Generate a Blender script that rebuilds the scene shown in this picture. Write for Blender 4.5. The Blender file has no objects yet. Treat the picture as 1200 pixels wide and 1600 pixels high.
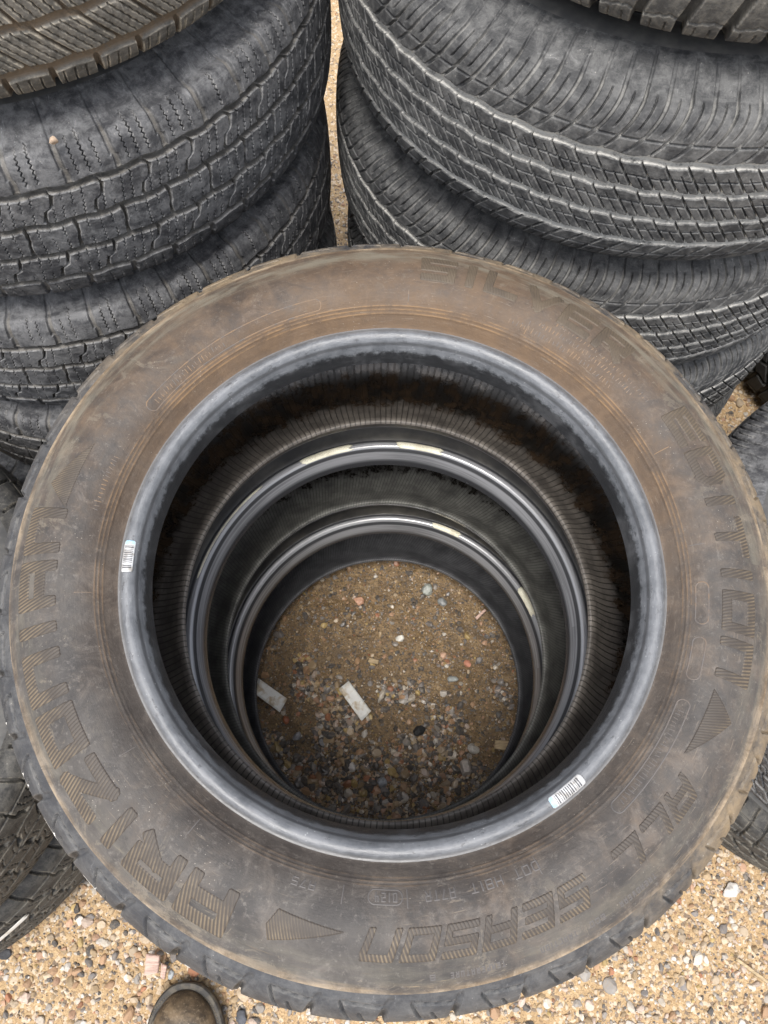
import bpy, math, random
import numpy as np
from mathutils import Matrix, Vector
rng = np.random.default_rng(7)
random.seed(7)
PI = math.pi
scene = bpy.context.scene
COL = scene.collection

# ------------------------------------------------------------------ node helpers
class Mat:
    def __init__(self, name):
        self.m = bpy.data.materials.new(name); self.m.use_nodes = True
        self.t = self.m.node_tree; self.t.nodes.clear()
        self.out = self.n('ShaderNodeOutputMaterial'); self.b = self.n('ShaderNodeBsdfPrincipled')
        self.t.links.new(self.b.outputs[0], self.out.inputs[0])
        self._o = None
    def n(self, k): return self.t.nodes.new(k)
    def set(self, sock, v):
        if hasattr(v, 'links') or isinstance(v, bpy.types.NodeSocket): self.t.links.new(v, sock)
        elif isinstance(v, (tuple, list)) and sock.type == 'RGBA': sock.default_value = (*v[:3], 1)
        else: sock.default_value = v
    def P(self, **k):
        for a, v in k.items(): self.set(self.b.inputs[a.replace('_', ' ')], v)
    def obj(self):
        if not self._o: self._o = self.n('ShaderNodeTexCoord')
        return self._o.outputs['Object']
    def uv(self):
        if not self._o: self._o = self.n('ShaderNodeTexCoord')
        return self._o.outputs['UV']
    def noise(self, s, d=4, v=None, r=.55, dist=0):
        x = self.n('ShaderNodeTexNoise'); x.inputs['Scale'].default_value = s; x.inputs['Detail'].default_value = d
        x.inputs['Roughness'].default_value = r; x.inputs['Distortion'].default_value = dist
        self.set(x.inputs['Vector'], v or self.obj()); return x.outputs['Fac']
    def vor(self, s, v=None, f='F1', out='Distance'):
        x = self.n('ShaderNodeTexVoronoi'); x.feature = f; x.inputs['Scale'].default_value = s
        self.set(x.inputs['Vector'], v or self.obj()); return x.outputs[out]
    def map(self, v, scale):
        x = self.n('ShaderNodeMapping'); x.inputs['Scale'].default_value = scale
        self.set(x.inputs['Vector'], v); return x.outputs[0]
    def ma(self, op, a, b=0.0, c=None, clamp=False):
        x = self.n('ShaderNodeMath'); x.operation = op; x.use_clamp = clamp
        self.set(x.inputs[0], a); self.set(x.inputs[1], b)
        if c is not None: self.set(x.inputs[2], c)
        return x.outputs[0]
    def ramp(self, f, a, b, lo=0.0, hi=1.0):
        x = self.n('ShaderNodeMapRange'); x.interpolation_type = 'SMOOTHSTEP'
        self.set(x.inputs[0], f); x.inputs[1].default_value = a; x.inputs[2].default_value = b
        x.inputs[3].default_value = lo; x.inputs[4].default_value = hi; return x.outputs[0]
    def mix(self, f, a, b):
        x = self.n('ShaderNodeMix'); x.data_type = 'RGBA'
        self.set(x.inputs[0], f); self.set(x.inputs[6], a); self.set(x.inputs[7], b); return x.outputs[2]
    def attr(self, name):
        x = self.n('ShaderNodeAttribute'); x.attribute_name = name; return x
    def sep(self, v):
        x = self.n('ShaderNodeSeparateXYZ'); self.set(x.inputs[0], v); return x.outputs
    def sepc(self, v):
        x = self.n('ShaderNodeSeparateColor'); self.set(x.inputs[0], v); return x.outputs
    def bump(self, h, strength=.5, dist=.001):
        x = self.n('ShaderNodeBump'); x.inputs['Strength'].default_value = strength; x.inputs['Distance'].default_value = dist
        self.set(x.inputs['Height'], h); self.t.links.new(x.outputs[0], self.b.inputs['Normal'])
    def radius(self):
        s = self.sep(self.obj())
        return self.ma('SQRT', self.ma('ADD', self.ma('MULTIPLY', s[0], s[0]), self.ma('MULTIPLY', s[1], s[1])))

# ------------------------------------------------------------------ scene helpers
def tag(o, label=None, cat=None, group=None, kind=None):
    if label: o['label'] = label
    if cat: o['category'] = cat
    if group: o['group'] = group
    if kind: o['kind'] = kind
    return o

def empty(name, loc, rot=(0, 0, 0)):
    o = bpy.data.objects.new(name, None); COL.objects.link(o)
    o.location = loc; o.rotation_euler = rot; o.empty_display_size = .1
    return o

def mesh_np(name, V, F, mat, parent=None, UV=None, colr=None, smooth=True):
    """V (n,3), F (m,4) or (m,3) int, UV (m*k,2), colr (n,4)"""
    me = bpy.data.meshes.new(name); k = F.shape[1]
    me.vertices.add(len(V)); me.vertices.foreach_set('co', np.ascontiguousarray(V, np.float32).ravel())
    me.loops.add(F.size); me.loops.foreach_set('vertex_index', np.ascontiguousarray(F, np.int32).ravel())
    me.polygons.add(len(F)); me.polygons.foreach_set('loop_start', np.arange(0, F.size, k, dtype=np.int32))
    me.polygons.foreach_set('loop_total', np.full(len(F), k, np.int32))
    me.polygons.foreach_set('use_smooth', np.full(len(F), smooth))
    if UV is not None:
        l = me.uv_layers.new(name='UVMap'); l.data.foreach_set('uv', np.ascontiguousarray(UV, np.float32).ravel())
    if colr is not None:
        a = me.attributes.new('wear', 'FLOAT_COLOR', 'POINT'); a.data.foreach_set('color', np.ascontiguousarray(colr, np.float32).ravel())
    me.update(); me.validate()
    me.materials.append(mat)
    o = bpy.data.objects.new(name, me); COL.objects.link(o)
    if parent: o.parent = parent
    return o

def sst(x): x = np.clip(x, 0, 1); return x*x*(3-2*x)

# ------------------------------------------------------------------ tyre profile
BASE = [(.3600,0),(.3597,.02),(.3590,.04),(.3574,.060),(.3548,.075),(.3505,.087),(.3430,.0975),(.332,.106),(.319,.1135),
        (.304,.1205),(.290,.1245),(.277,.1240),(.265,.1200),(.2555,.1135),(.2485,.1060),(.2440,.1005),(.2415,.0985),(.2395,.0990),
        (.2375,.1005),(.2345,.1014),(.2312,.1004),(.2280,.0972),(.2252,.0915),(.2228,.0845),(.2206,.0765),(.2192,.0705)]
def catmull(P, n=40):
    P = np.array(P, float); Q = np.vstack([2*P[0]-P[1], P, 2*P[-1]-P[-2]]); out = []
    for i in range(1, len(Q)-2):
        t = np.linspace(0, 1, n, endpoint=False)[:, None]
        a, b, c, d = Q[i-1:i+3]
        out.append(.5*(2*b+(c-a)*t+(2*a-5*b+4*c-d)*t**2+(3*b-a-3*c+d)*t**3))
    out.append(P[-1:]); return np.vstack(out)

class Profile:
    """half width hw and crown radius R scale the base section; the bead keeps its rim size rb"""
    def __init__(self, R=.36, hw=.125, rb=0.0, flat=0.0):
        B = np.array(BASE); r, z = B.T.copy()
        r = .2192+rb+(r-.2192)*(R-.2192-rb)/(.36-.2192)
        z = z*hw/.125
        if flat:                                              # squarer shoulders
            z = np.where(r > .30, z+flat*np.exp(-((r-(R-.012))/.012)**2), z)
        half = np.c_[r, z]
        full = np.vstack([(half*[1, -1])[::-1], half[1:]])      # from lower toe to upper toe
        C = catmull(full)
        d = np.r_[0, np.cumsum(np.hypot(*np.diff(C, axis=0).T))]
        i0 = np.argmin(np.abs(C[:, 1])+10*(C[:, 0] < R-.01))
        self.v = (d-d[i0])*1000; self.r = C[:, 0]; self.z = C[:, 1]; self.R = R
        # outward normal for travel lower toe -> upper toe
        dr = np.gradient(self.r, self.v); dz = np.gradient(self.z, self.v); l = np.hypot(dr, dz)
        self.nr = dz/l; self.nz = -dr/l; self.vmax = self.v[-1]
        self.L = 2*PI*R*1000
    def at(self, v):
        f = lambda a: np.interp(v, self.v, a)
        return f(self.r), f(self.z), f(self.nr), f(self.nz)
    def v_of_r(self, r):                                        # upper sidewall
        m = self.v > 20
        i = np.argsort(self.r[m]); return np.interp(r, self.r[m][i], self.v[m][i])

def arc(face, half, dense, coarse, R):
    """closed list of angles: fine within +-half of face, coarse elsewhere"""
    n1 = int(2*half*R/dense)+1; n2 = max(int((2*PI-2*half)*R/coarse), 1)
    a = face+np.linspace(-half, half, n1)
    if n2 > 1 and half < PI-.01: a = np.r_[a, face+half+np.linspace(0, 2*PI-2*half, n2+1)[1:-1]]
    else: a = face-PI+np.linspace(0, 2*PI, n1, endpoint=False)
    return a

def ring(name, prof, th, v, mat, parent, disp=None, wear=None, inv=False, closed=True):
    """surface of revolution over angles th and arc positions v, pushed along its normal by disp (mm)"""
    r, z, nr, nz = prof.at(v) if not inv else inv
    n, m = len(th), len(v)
    D = np.zeros((n, m)) if disp is None else disp/1000
    rr = r[None]+nr[None]*D; zz = z[None]+nz[None]*D
    V = np.stack([rr*np.cos(th)[:, None], rr*np.sin(th)[:, None], zz], -1).reshape(-1, 3)
    k = n if closed else n-1
    i = np.arange(k)[:, None]; j = np.arange(m-1)[None]; i2 = (i+1) % n
    F = np.stack([i*m+j, i2*m+j, i2*m+j+1, i*m+j+1], -1).reshape(-1, 4)
    s = (th-th[0])*prof.R*1000
    s2 = np.r_[s[1:], 2*PI*prof.R*1000] if closed else s[1:]
    s1 = s[:k]
    U = np.stack([np.broadcast_to(x, (k, m-1)) for x in (s1[:, None], s2[:, None], s2[:, None], s1[:, None])], -1)
    W = np.stack([np.broadcast_to(x, (k, m-1)) for x in (v[None, :-1], v[None, :-1], v[None, 1:], v[None, 1:])], -1)
    UV = np.stack([U, W], -1).reshape(-1, 2)/1000
    c = None
    if wear is not None:
        c = np.ones((n*m, 4), np.float32); c[:, :3] = wear.reshape(-1, 3)
    return mesh_np(name, V, F, mat, parent, UV, c)

# ------------------------------------------------------------------ tread patterns (all in mm; depth is positive)
def per(s, p): return (s+p/2) % p-p/2
def gr(d, w, dep, soft=.9): return dep*np.clip((w/2+soft-np.abs(d))/soft, 0, 1)
def box(v, a, b, f=1.5): return sst((v-a)/f+.5)*sst((b-v)/f+.5)
def tri(x): return 2*np.abs(2*(x-np.floor(x+.5)))-1
def hsh(i, k=0): x = np.sin(i*12.9898+k*78.233)*43758.5453; return x-np.floor(x)
def mx(*a):
    o = a[0]
    for x in a[1:]: o = np.maximum(o, x)
    return o

def pat_allterrain(S, V, L):          # five rows, zigzag sipes on wide shoulders, notched grooves
    p = L/round(L/50); d = 0*S+0*V
    for g, ph in ((-58, .1), (-19.5, .6), (19.5, .35), (58, .85)):
        c = g+.9*np.clip(2.6*tri(S/p+ph), -1, 1)+.4*np.sin(S/7.3+g)
        d = mx(d, gr(V-c, 4.6, 8.5, 1.8))
    for (a, b, ph, sl, zz) in ((-15, 15, .0, .10, .8), (24, 53, .4, .36, 3.0), (-53, -24, .7, .36, 3.0)):
        q = S-ph*p-sl*V-zz*np.clip(2.5*np.sin((V-(a+b)/2)/5.0), -1, 1)
        fun = 1.3*sst((np.abs(V-(a+b)/2)-8)/6)
        d = mx(d, gr(per(q, p), 2.0+fun, 7.5, .6)*box(V, a-6, b+6))
        n = 3 if a == -15 else 4
        for k in range(1, n+1):
            q2 = S-ph*p-sl*.6*V-p*k/(n+1)-.9*tri(V/5.0+k*.3)
            row = np.floor(q2/p)
            ln = .2+.6*hsh(row, k+a); l2 = .2+.6*hsh(row, k*3+a)
            m = mx(box(V, a-2, a+(b-a)*ln*.8), box(V, b-(b-a)*l2*.6, b+2))*(hsh(row, k*5+a) > .12)
            d = mx(d, gr(per(q2, p), .45, 4.0, .6)*m)
    for sg in (1, -1):
        W = V*sg
        q = S-p*.25*sg-2.0*np.sin(W/9)*(W < 75)
        d = mx(d, gr(per(q, p), 4.2, 3.6, 1.8)*box(W, 60, 148, 5)*(.5+.5*sst((122-W)/30)))
        for k, o in enumerate((.26, .48, .70)):
            q2 = S-p*.25*sg-o*p-1.1*tri(W/5.2)
            row = np.floor(q2/p)
            top = 92+24*hsh(row, k+sg); keep = hsh(row, 7*k+3) > .42
            d = mx(d, gr(per(q2, p), .6, 5.0, .6)*box(W, 62+8*hsh(row, k+9), top, 3)*keep)
    return d

def pat_highway(S, V, L):             # fine ribbed touring tread
    q = L/round(L/21.5); d = 0*S+0*V
    for g, w in ((50, 7.5), (17, 6), (-17, 6), (-50, 7)):
        c = g+.9*np.clip(2*tri(S/q/2+.2*g), -1, 1)
        d = mx(d, gr(V-c, w*.72, 7.0, 1.5))
    for a, b, sl, lines in ((21, 46, .75, (33,)), (-13, 13, .75, (3,)), (-46, -21, .75, (-31,))):
        x = S+sl*V+a*.7
        row = np.floor(x/q)
        d = mx(d, gr(per(x, q), 1.7, 6, .5)*box(V, a-5, b+5))
        x2 = x+q*.5
        d = mx(d, gr(per(x2, q), .8, 4.5, .5)*box(V, a-4, a+(b-a)*(.35+.5*hsh(np.floor(x2/q), a))))
        for l in lines: d = mx(d, gr(V-l-.5*np.sin(S/q*PI), 1.0, 3.5, .5))
    for sg in (1, -1):
        W = V*sg
        off = .012*np.clip(108-W, 0, 60)**2
        x = S+sg*off*.75
        odd = (np.floor((x+q/2)/q) % 2)
        d = mx(d, gr(per(x, q), 1.8+1.0*odd, 5.0-1.4*odd, 1.0)*box(W, 55, 148-8*odd, 8)*(.28+.72*sst((126-W)/20)))
        d = mx(d, gr(per(x+q*.5, q), .8, 4, .8)*box(W, 76, 106, 4))
        d = mx(d, gr(W-69-.4*np.sin(S/30), .9, 2.2, .9))
    return d

def pat_mud(S, V, L):                 # siped blocks with mud filled grooves
    p = L/round(L/41); d = 0*S+0*V
    for g in (-62, -22, 22, 62): d = mx(d, gr(V-g-1.0*tri(S/p+g), 4.5 if abs(g) < 30 else 7, 4.2, 2.4))
    for a, b, sl in ((-19, 19, .55), (25, 57, .85), (-57, -25, .85)):
        x = S+sl*V+a
        d = mx(d, gr(per(x, p), 2.6, 5.5, 1.0)*box(V, a-6, b+6))
        for k in (1, 2, 3, 4): d = mx(d, gr(per(x+p*k/5+.5*tri(V/6), p), .7, 3.4, .6)*box(V, a, b))
    for sg in (1, -1):
        W = V*sg; x = S+sg*.05*(W-90)
        d = mx(d, gr(per(x, p), 3.6, 6.0, 1.4)*box(W, 66, 126, 4))
        for k in (1, 2, 3):
            x2 = x+p*k/4+2.6*np.sin((W-62)/18)
            d = mx(d, gr(per(x2, p), .7, 3.4, .6)*box(W, 70, 118, 3))
    return d

def pat_lugs(S, V, L):                # big square shoulder lugs
    p = L/round(L/37); d = 0*S+0*V
    for g in (-36, 0, 36): d = mx(d, gr(V-g-3*tri(S/p), 6, 8, 2))
    for sg in (1, -1):
        W = V*sg; x = S+.25*np.clip(80-W, 0, 60)*sg
        d = mx(d, gr(per(x, p), 6.5, 9, 1.6)*box(W, 40, 128, 4))
        d = mx(d, gr(W-76-2.0*tri(S/p*1.0+.3)-.8*tri(S/9), .9, 3.0, .9))
        for k in (.33, .66): d = mx(d, gr(per(x+p*k+.7*tri(W/5), p), .8, 3, .8)*box(W, 82, 98, 3))
    for a, b in ((-33, -3), (3, 33)):
        d = mx(d, gr(per(S+.6*V+p*.4, p), 4, 7, 1.6)*box(V, a-3, b+3))
    return d

def pat_front(S, V, L):               # shoulder lugs outlined by a thin cut, as on the near tyre
    p = L/round(L/57); d = 0*S+0*V
    for g in (-50, -17, 17, 50): d = mx(d, gr(V-g, 9, 7, 2))
    for a, b in ((-12, 12), (22, 45), (-45, -22)):
        d = mx(d, gr(per(S+.7*V, p/2), 2.2, 5, 1)*box(V, a-5, b+5))
    for sg in (1, -1):
        W = V*sg; ph = S/p-np.floor(S/p); x = ph*p
        d = mx(d, gr(x-.86*p-.22*(W-95)-.006*(W-95)**2, 3.4, 5.5, 1.8)*box(W, 56, 113, 9)*(.35+.65*sst((104-W)/14)))
        d = mx(d, gr(W-108+.10*(x-.5*p), 1.3, 4, .8)*box(x, .26*p, .86*p, 2))
        d = mx(d, gr(x-.26*p+.35*(W-108), 1.4, 4, .8)*box(W, 82, 108, 2))
        d = mx(d, gr(x-.56*p+.3*(W-92), 1.6, 4, .8)*box(W, 70, 97, 3))
    return d

def pat_chevron(S, V, L):             # slotted, siped all weather tread of the left near stack
    p = L/round(L/40); d = 0*S+0*V
    for g, ph in ((-42, 0), (-12, .4), (18, .7), (48, .2)):
        row = np.floor(S/p+ph)
        d = mx(d, gr(V-g-5*(hsh(row, g)-.5)-1.5*tri(S/p+ph), 1.6, 5, 1.2))
    for a, b, sl, ph in ((-39, -15, -.45, 0), (-9, 15, .35, .3), (21, 45, -.45, .6), (51, 82, .25, .1), (-82, -46, .3, .5)):
        x = S+sl*V+ph*p+1.5*np.sin(V/5+a); row = np.floor(x/p+.5)
        h1 = hsh(row, a); ln = .35+.5*h1
        d = mx(d, gr(per(x, p), 3.4+2*h1, 6.5, 1.0)*box(V, a+2, a+2+(b-a)*ln, 3))
        d = mx(d, gr(per(x+.1*p, p), 1.4, 5, .7)*box(V, a, b+3))
        for k in (.3, .52, .74):
            d = mx(d, gr(per(x+p*k+.9*tri(V/6+k), p), .6, 3.5, .6)*box(V, a+3*hsh(row, k), b-(b-a)*.4*hsh(row, k*9))*(hsh(row, k*31) > .25))
    for sg in (1, -1):
        W = V*sg
        d = mx(d, gr(per(S+.3*W, p), 3.0, 5, 1.2)*box(W, 84, 118, 4))
        d = mx(d, gr(W-82, 1.4, 3, .8))
    return d

def pat_slits(S, V, L):               # right near stack: slanted slots and rows of small blocks
    p = L/round(L/30); d = 0*S+0*V
    for g in (-46, -8, 30, 62): d = mx(d, gr(V-g, 3.0, 5.5, 1.6))
    d = mx(d, gr(per(S-.8*V, p), 5.2, 7, 1.4)*box(V, -43, -14, 3))
    d = mx(d, gr(per(S-.8*V+p*.5, p), 1.0, 3, .9)*box(V, -40, -11))
    d = mx(d, gr(per(S+.8*V, p), 5.0, 7, 1.4)*box(V, -2, 27, 3))
    d = mx(d, gr(per(S-.5*V, p), 3.0, 6, 1.4)*box(V, 33, 62))
    for sg in (1, -1):
        W = V*sg
        d = mx(d, gr(per(S+.2*W, p*.75), 2.2, 4.5, 1.1)*box(W, 50, 122, 4))
        d = mx(d, gr(W-78, 1.2, 3, 1), gr(W-98, 1.0, 2.4, 1))
    return d

def blur(d, n, ax):
    o = d.copy()
    for k in range(1, n+1): o += np.roll(d, k, ax)+np.roll(d, -k, ax)
    return o/(2*n+1)

# ------------------------------------------------------------------ materials
def rubber_tread(name, base, dust, dusty=.5, groove=(.10, .085, .065), gfac=.6, edge=(.15, .145, .135), rough=.66, mud=None, mudf=0, ew=.25, spec=.32, side=False):
    m = Mat(name); a = m.sepc(m.attr('wear').outputs['Color'])
    n1 = m.noise(9, 6, r=.65); n2 = m.noise(70, 6, r=.75); n3 = m.noise(420, 3); n4 = m.noise(46, 7, r=.75, dist=.7)
    streak = m.noise(1, 5, m.map(m.uv(), (14, 190, 1)), .7); cr = m.noise(1, 4, m.map(m.uv(), (170, 50, 1)), .75)
    f = m.ma('MULTIPLY', m.ramp(m.ma('ADD', m.ma('MULTIPLY', n1, .32), m.ma('ADD', m.ma('MULTIPLY', n4, .85), m.ma('MULTIPLY', m.ma('SUBTRACT', n2, .5), .8))), .44, .74), dusty)
    c = m.mix(f, base, dust)
    c = m.mix(m.ma('MULTIPLY', m.ramp(streak, .5, .72), dusty*.5), c, dust)
    c = m.mix(m.ma('MULTIPLY', m.ma('MULTIPLY', m.ramp(n4, .56, .68), m.ramp(n2, .42, .62)), dusty*.6), c, tuple(min(1, q*1.9) for q in dust))
    c = m.mix(m.ma('MULTIPLY', m.ma('MULTIPLY', m.ramp(cr, .62, .70), m.ramp(n1, .4, .6)), .45), c, tuple(min(1, q*2.4) for q in dust))
    if mud is not None:
        k = m.ma('MULTIPLY', m.ramp(m.ma('ADD', n1, m.ma('MULTIPLY', n2, .5)), .55, .95), mudf)
        if side:                                  # dried mud splashed on the right and far sides only
            q = m.sep(m.obj()); k = m.ma('MULTIPLY', k, m.ramp(m.ma('ADD', q[0], m.ma('ADD', q[1], m.ma('MULTIPLY', n1, .2))), -.12, .16))
        c = m.mix(k, c, mud)
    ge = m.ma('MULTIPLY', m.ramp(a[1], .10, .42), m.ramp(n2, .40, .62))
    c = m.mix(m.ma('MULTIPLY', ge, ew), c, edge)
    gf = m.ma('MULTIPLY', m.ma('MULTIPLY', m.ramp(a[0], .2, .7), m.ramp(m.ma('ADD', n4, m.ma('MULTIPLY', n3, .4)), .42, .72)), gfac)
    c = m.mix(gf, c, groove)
    sp = m.ma('MULTIPLY', m.ramp(m.vor(230), .17, .05), m.ramp(n4, .52, .62))
    c = m.mix(m.ma('MULTIPLY', sp, .8), c, (.36, .34, .31))
    c = m.mix(a[2], c, (.78, .76, .72))
    m.P(Base_Color=c, Roughness=m.ramp(n2, .2, .8, rough-.14, rough+.12), Specular_IOR_Level=spec)
    m.bump(m.ma('ADD', m.ma('MULTIPLY', n2, .9), m.ma('ADD', m.ma('MULTIPLY', n3, .45), m.ma('MULTIPLY', cr, .5))), .7, .0012)
    return m.m

M = {}
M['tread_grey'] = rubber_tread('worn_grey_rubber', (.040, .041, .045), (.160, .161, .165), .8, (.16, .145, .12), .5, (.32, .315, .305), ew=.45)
M['tread_touring'] = rubber_tread('touring_rubber', (.037, .038, .040), (.145, .145, .143), .7, (.48, .47, .44), .9, (.28, .275, .26), ew=.3)  # pale grooves: dust, with the sky-lit groove walls painted into the same colour
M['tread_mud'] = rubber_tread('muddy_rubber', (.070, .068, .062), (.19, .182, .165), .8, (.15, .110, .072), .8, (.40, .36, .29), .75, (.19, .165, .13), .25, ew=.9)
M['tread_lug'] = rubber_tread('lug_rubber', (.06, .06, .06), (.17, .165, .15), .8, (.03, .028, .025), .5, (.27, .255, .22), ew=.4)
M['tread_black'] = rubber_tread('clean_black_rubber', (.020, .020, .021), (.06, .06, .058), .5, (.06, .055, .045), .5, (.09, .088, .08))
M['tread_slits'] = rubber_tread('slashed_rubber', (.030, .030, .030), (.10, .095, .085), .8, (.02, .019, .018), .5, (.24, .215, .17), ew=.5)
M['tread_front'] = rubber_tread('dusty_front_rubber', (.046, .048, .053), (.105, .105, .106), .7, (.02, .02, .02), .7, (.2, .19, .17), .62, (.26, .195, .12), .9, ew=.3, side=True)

def sidewall_mat(name, dirty=1.0):
    m = Mat(name); s = m.sep(m.obj()); r = m.radius()
    n0 = m.noise(4.5, 5, r=.6); n1 = m.noise(14, 6, r=.65, dist=.4); n2 = m.noise(70, 6, r=.7); n3 = m.noise(500, 3)
    pol = m.noise(1, 6, m.map(m.uv(), (11, 70, 1)), .65)
    polf = m.noise(1, 5, m.map(m.uv(), (30, 420, 1)), .7)
    c = m.mix(m.ramp(m.ma('ADD', n1, m.ma('MULTIPLY', n2, .35)), .45, .85), (.040, .037, .036), (.088, .080, .073))
    # brown earth film, thicker towards the far half and around the rim
    n4 = m.noise(34, 6, r=.75, dist=.6)
    c = m.mix(m.ma('MULTIPLY', m.ramp(n4, .5, .70), .6), c, (.145, .133, .122)); c = m.mix(m.ma('MULTIPLY', m.ramp(n4, .44, .30), .65), c, (.038, .035, .035))
    c = m.mix(m.ma('MULTIPLY', m.ramp(m.noise(180, 5, r=.8), .54, .68), .35), c, (.22, .20, .18))
    far = m.ramp(s[1], -.16, .24)
    e = m.ma('ADD', m.ma('MULTIPLY', far, .23), m.ma('ADD', m.ma('MULTIPLY', n0, .55), m.ma('ADD', m.ma('MULTIPLY', n4, .45), m.ma('MULTIPLY', n2, .3))))
    c = m.mix(m.ma('MULTIPLY', m.ramp(e, .62, 1.08), .75*dirty), c, m.mix(n2, (.085, .050, .028), (.175, .115, .068)))
    rim = m.ma('MULTIPLY', m.ramp(m.ma('ADD', r, m.ma('MULTIPLY', m.ma('SUBTRACT', n1, .5), .03)), .275, .246), m.ma('ADD', m.ma('MULTIPLY', far, .55), .15))
    c = m.mix(m.ma('MULTIPLY', rim, .8*dirty), c, m.mix(n4, (.088, .054, .030), (.185, .115, .062)))
    # greenish grey wiped patches in the far outer band
    g = m.ma('MULTIPLY', m.ma('MULTIPLY', m.ramp(r, .297, .315), m.ramp(r, .338, .322)), m.ma('MULTIPLY', m.ramp(pol, .42, .62), m.ma('ADD', m.ma('MULTIPLY', far, .55), .25)))
    c = m.mix(m.ma('MULTIPLY', g, .85*dirty), c, (.20, .185, .145))
    # tan dried mud on the shoulder ridge
    t = m.ma('MULTIPLY', m.ramp(m.ma('ADD', r, m.ma('MULTIPLY', m.ma('SUBTRACT', pol, .5), .024)), .322, .334), m.ramp(m.ma('ADD', pol, m.ma('MULTIPLY', polf, .5)), .42, .78))
    c = m.mix(m.ma('MULTIPLY', t, .85*dirty), c, m.mix(m.ramp(n4, .38, .62), (.17, .115, .065), (.40, .31, .21)))
    c = m.mix(m.ma('MULTIPLY', m.ma('MULTIPLY', m.ramp(polf, .57, .72), m.ramp(r, .30, .33)), .5*dirty), c, (.36, .27, .17))
    ln = None
    for c_ in (.2515, .2542, .2568):
        q = m.ramp(m.ma('ABSOLUTE', m.ma('SUBTRACT', r, c_)), (.0007), .0002); ln = q if ln is None else m.ma('MAXIMUM', ln, q)
    c = m.mix(m.ma('MULTIPLY', ln, m.ma('MULTIPLY', m.ramp(n4, .38, .58), m.ma('ADD', m.ma('MULTIPLY', far, .42), .16))), c, m.mix(n2, (.20, .115, .052), (.32, .20, .10)))
    rl = m.ma('MULTIPLY', m.ramp(m.ma('ABSOLUTE', m.ma('SUBTRACT', r, .331)), .0014, .0004), m.ramp(m.ma('ADD', pol, m.ma('MULTIPLY', n2, .3)), .58, .72))
    c = m.mix(m.ma('MULTIPLY', rl, m.ramp(n4, .44, .54)), c, (.42, .32, .20))
    c = m.mix(m.ma('MULTIPLY', m.ramp(polf, .60, .66), m.ramp(n1, .45, .6, 0, .5)), c, (.035, .031, .029))
    c = m.mix(m.ma('MULTIPLY', m.ramp(polf, .40, .35), m.ramp(n0, .42, .6, 0, .5)), c, (.20, .165, .13))
    blot = m.ma('MULTIPLY', m.ramp(m.noise(19, 7, r=.78, dist=1.2), .57, .61), m.ramp(r, .262, .30))
    c = m.mix(m.ma('MULTIPLY', blot, .5), c, m.mix(n2, (.12, .10, .08), (.23, .20, .155)))
    sp = m.ma('MULTIPLY', m.ramp(m.vor(260), .13, .04), m.ramp(m.noise(22, 3), .53, .62))
    c = m.mix(m.ma('MULTIPLY', sp, .75), c, (.38, .34, .29))
    sc = m.ramp(m.noise(1, 3, m.map(m.obj(), (60, 900, 60)), .6), .70, .78)
    c = m.mix(m.ma('MULTIPLY', sc, .25), c, (.27, .25, .22))
    m.P(Base_Color=c, Roughness=m.ramp(n2, .25, .75, .55, .78), Specular_IOR_Level=.35)
    m.bump(m.ma('ADD', m.ma('MULTIPLY', n2, .8), m.ma('ADD', m.ma('MULTIPLY', n3, .4), m.ma('ADD', m.ma('MULTIPLY', n4, .6), m.ma('MULTIPLY', polf, .5)))), .6, .001)
    return m.m
M['side_front'] = sidewall_mat('earth_stained_sidewall')

m = Mat('plain_sidewall'); n1 = m.noise(14, 6); n2 = m.noise(90, 5)
m.P(Base_Color=m.mix(m.ramp(m.ma('ADD', m.ma('MULTIPLY', n1, .5), m.ma('MULTIPLY', n2, .7)), .4, .9), (.06, .06, .061), (.12, .116, .108)), Roughness=.62)
m.bump(n2, .35, .0008); M['side'] = m.m

m = Mat('dark_sidewall'); n1 = m.noise(14, 6); n2 = m.noise(90, 5)
m.P(Base_Color=m.mix(m.ramp(m.ma('ADD', n1, m.ma('MULTIPLY', n2, .4)), .5, .95), (.024, .023, .022), (.075, .07, .06)), Roughness=.5)
m.bump(n2, .35, .0008); M['side_dark'] = m.m

m = Mat('scuffed_bead'); n1 = m.noise(1, 6, m.map(m.uv(), (30, 260, 1)), .7); n2 = m.noise(110, 6, r=.75); n3 = m.noise(22, 5, r=.65)
c = m.mix(m.ramp(m.ma('ADD', n3, m.ma('MULTIPLY', n2, .5)), .5, .95), (.085, .090, .098), (.165, .172, .184))
c = m.mix(m.ma('MULTIPLY', m.ramp(n1, .52, .68), .5), c, (.235, .24, .25))
c = m.mix(m.ma('MULTIPLY', m.ma('MULTIPLY', m.ramp(m.radius(), .2282, .2270), m.ramp(m.radius(), .2252, .2264)), .7), c, (.05, .05, .053))
c = m.mix(m.ma('MULTIPLY', m.ma('MULTIPLY', m.ramp(m.vor(230), .2, .06), .6), m.ramp(n3, .5, .6)), c, (.4, .4, .4))
c = m.mix(m.ma('MULTIPLY', m.ramp(m.ma('ADD', m.radius(), m.ma('MULTIPLY', m.ma('SUBTRACT', n2, .5), .006)), .2240, .2222), .92), c, m.mix(m.ramp(n3, .5, .7), (.016, .016, .017), (.06, .06, .062)))
c = m.mix(m.ma('MULTIPLY', m.ma('MULTIPLY', m.ramp(m.noise(1, 5, m.map(m.uv(), (45, 130, 1)), .8), .58, .64), .7), 1), c, (.05, .05, .052))
c = m.mix(m.ma('MULTIPLY', m.ramp(m.radius(), .2375, .2410), .6), c, (.10, .095, .09))
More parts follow.
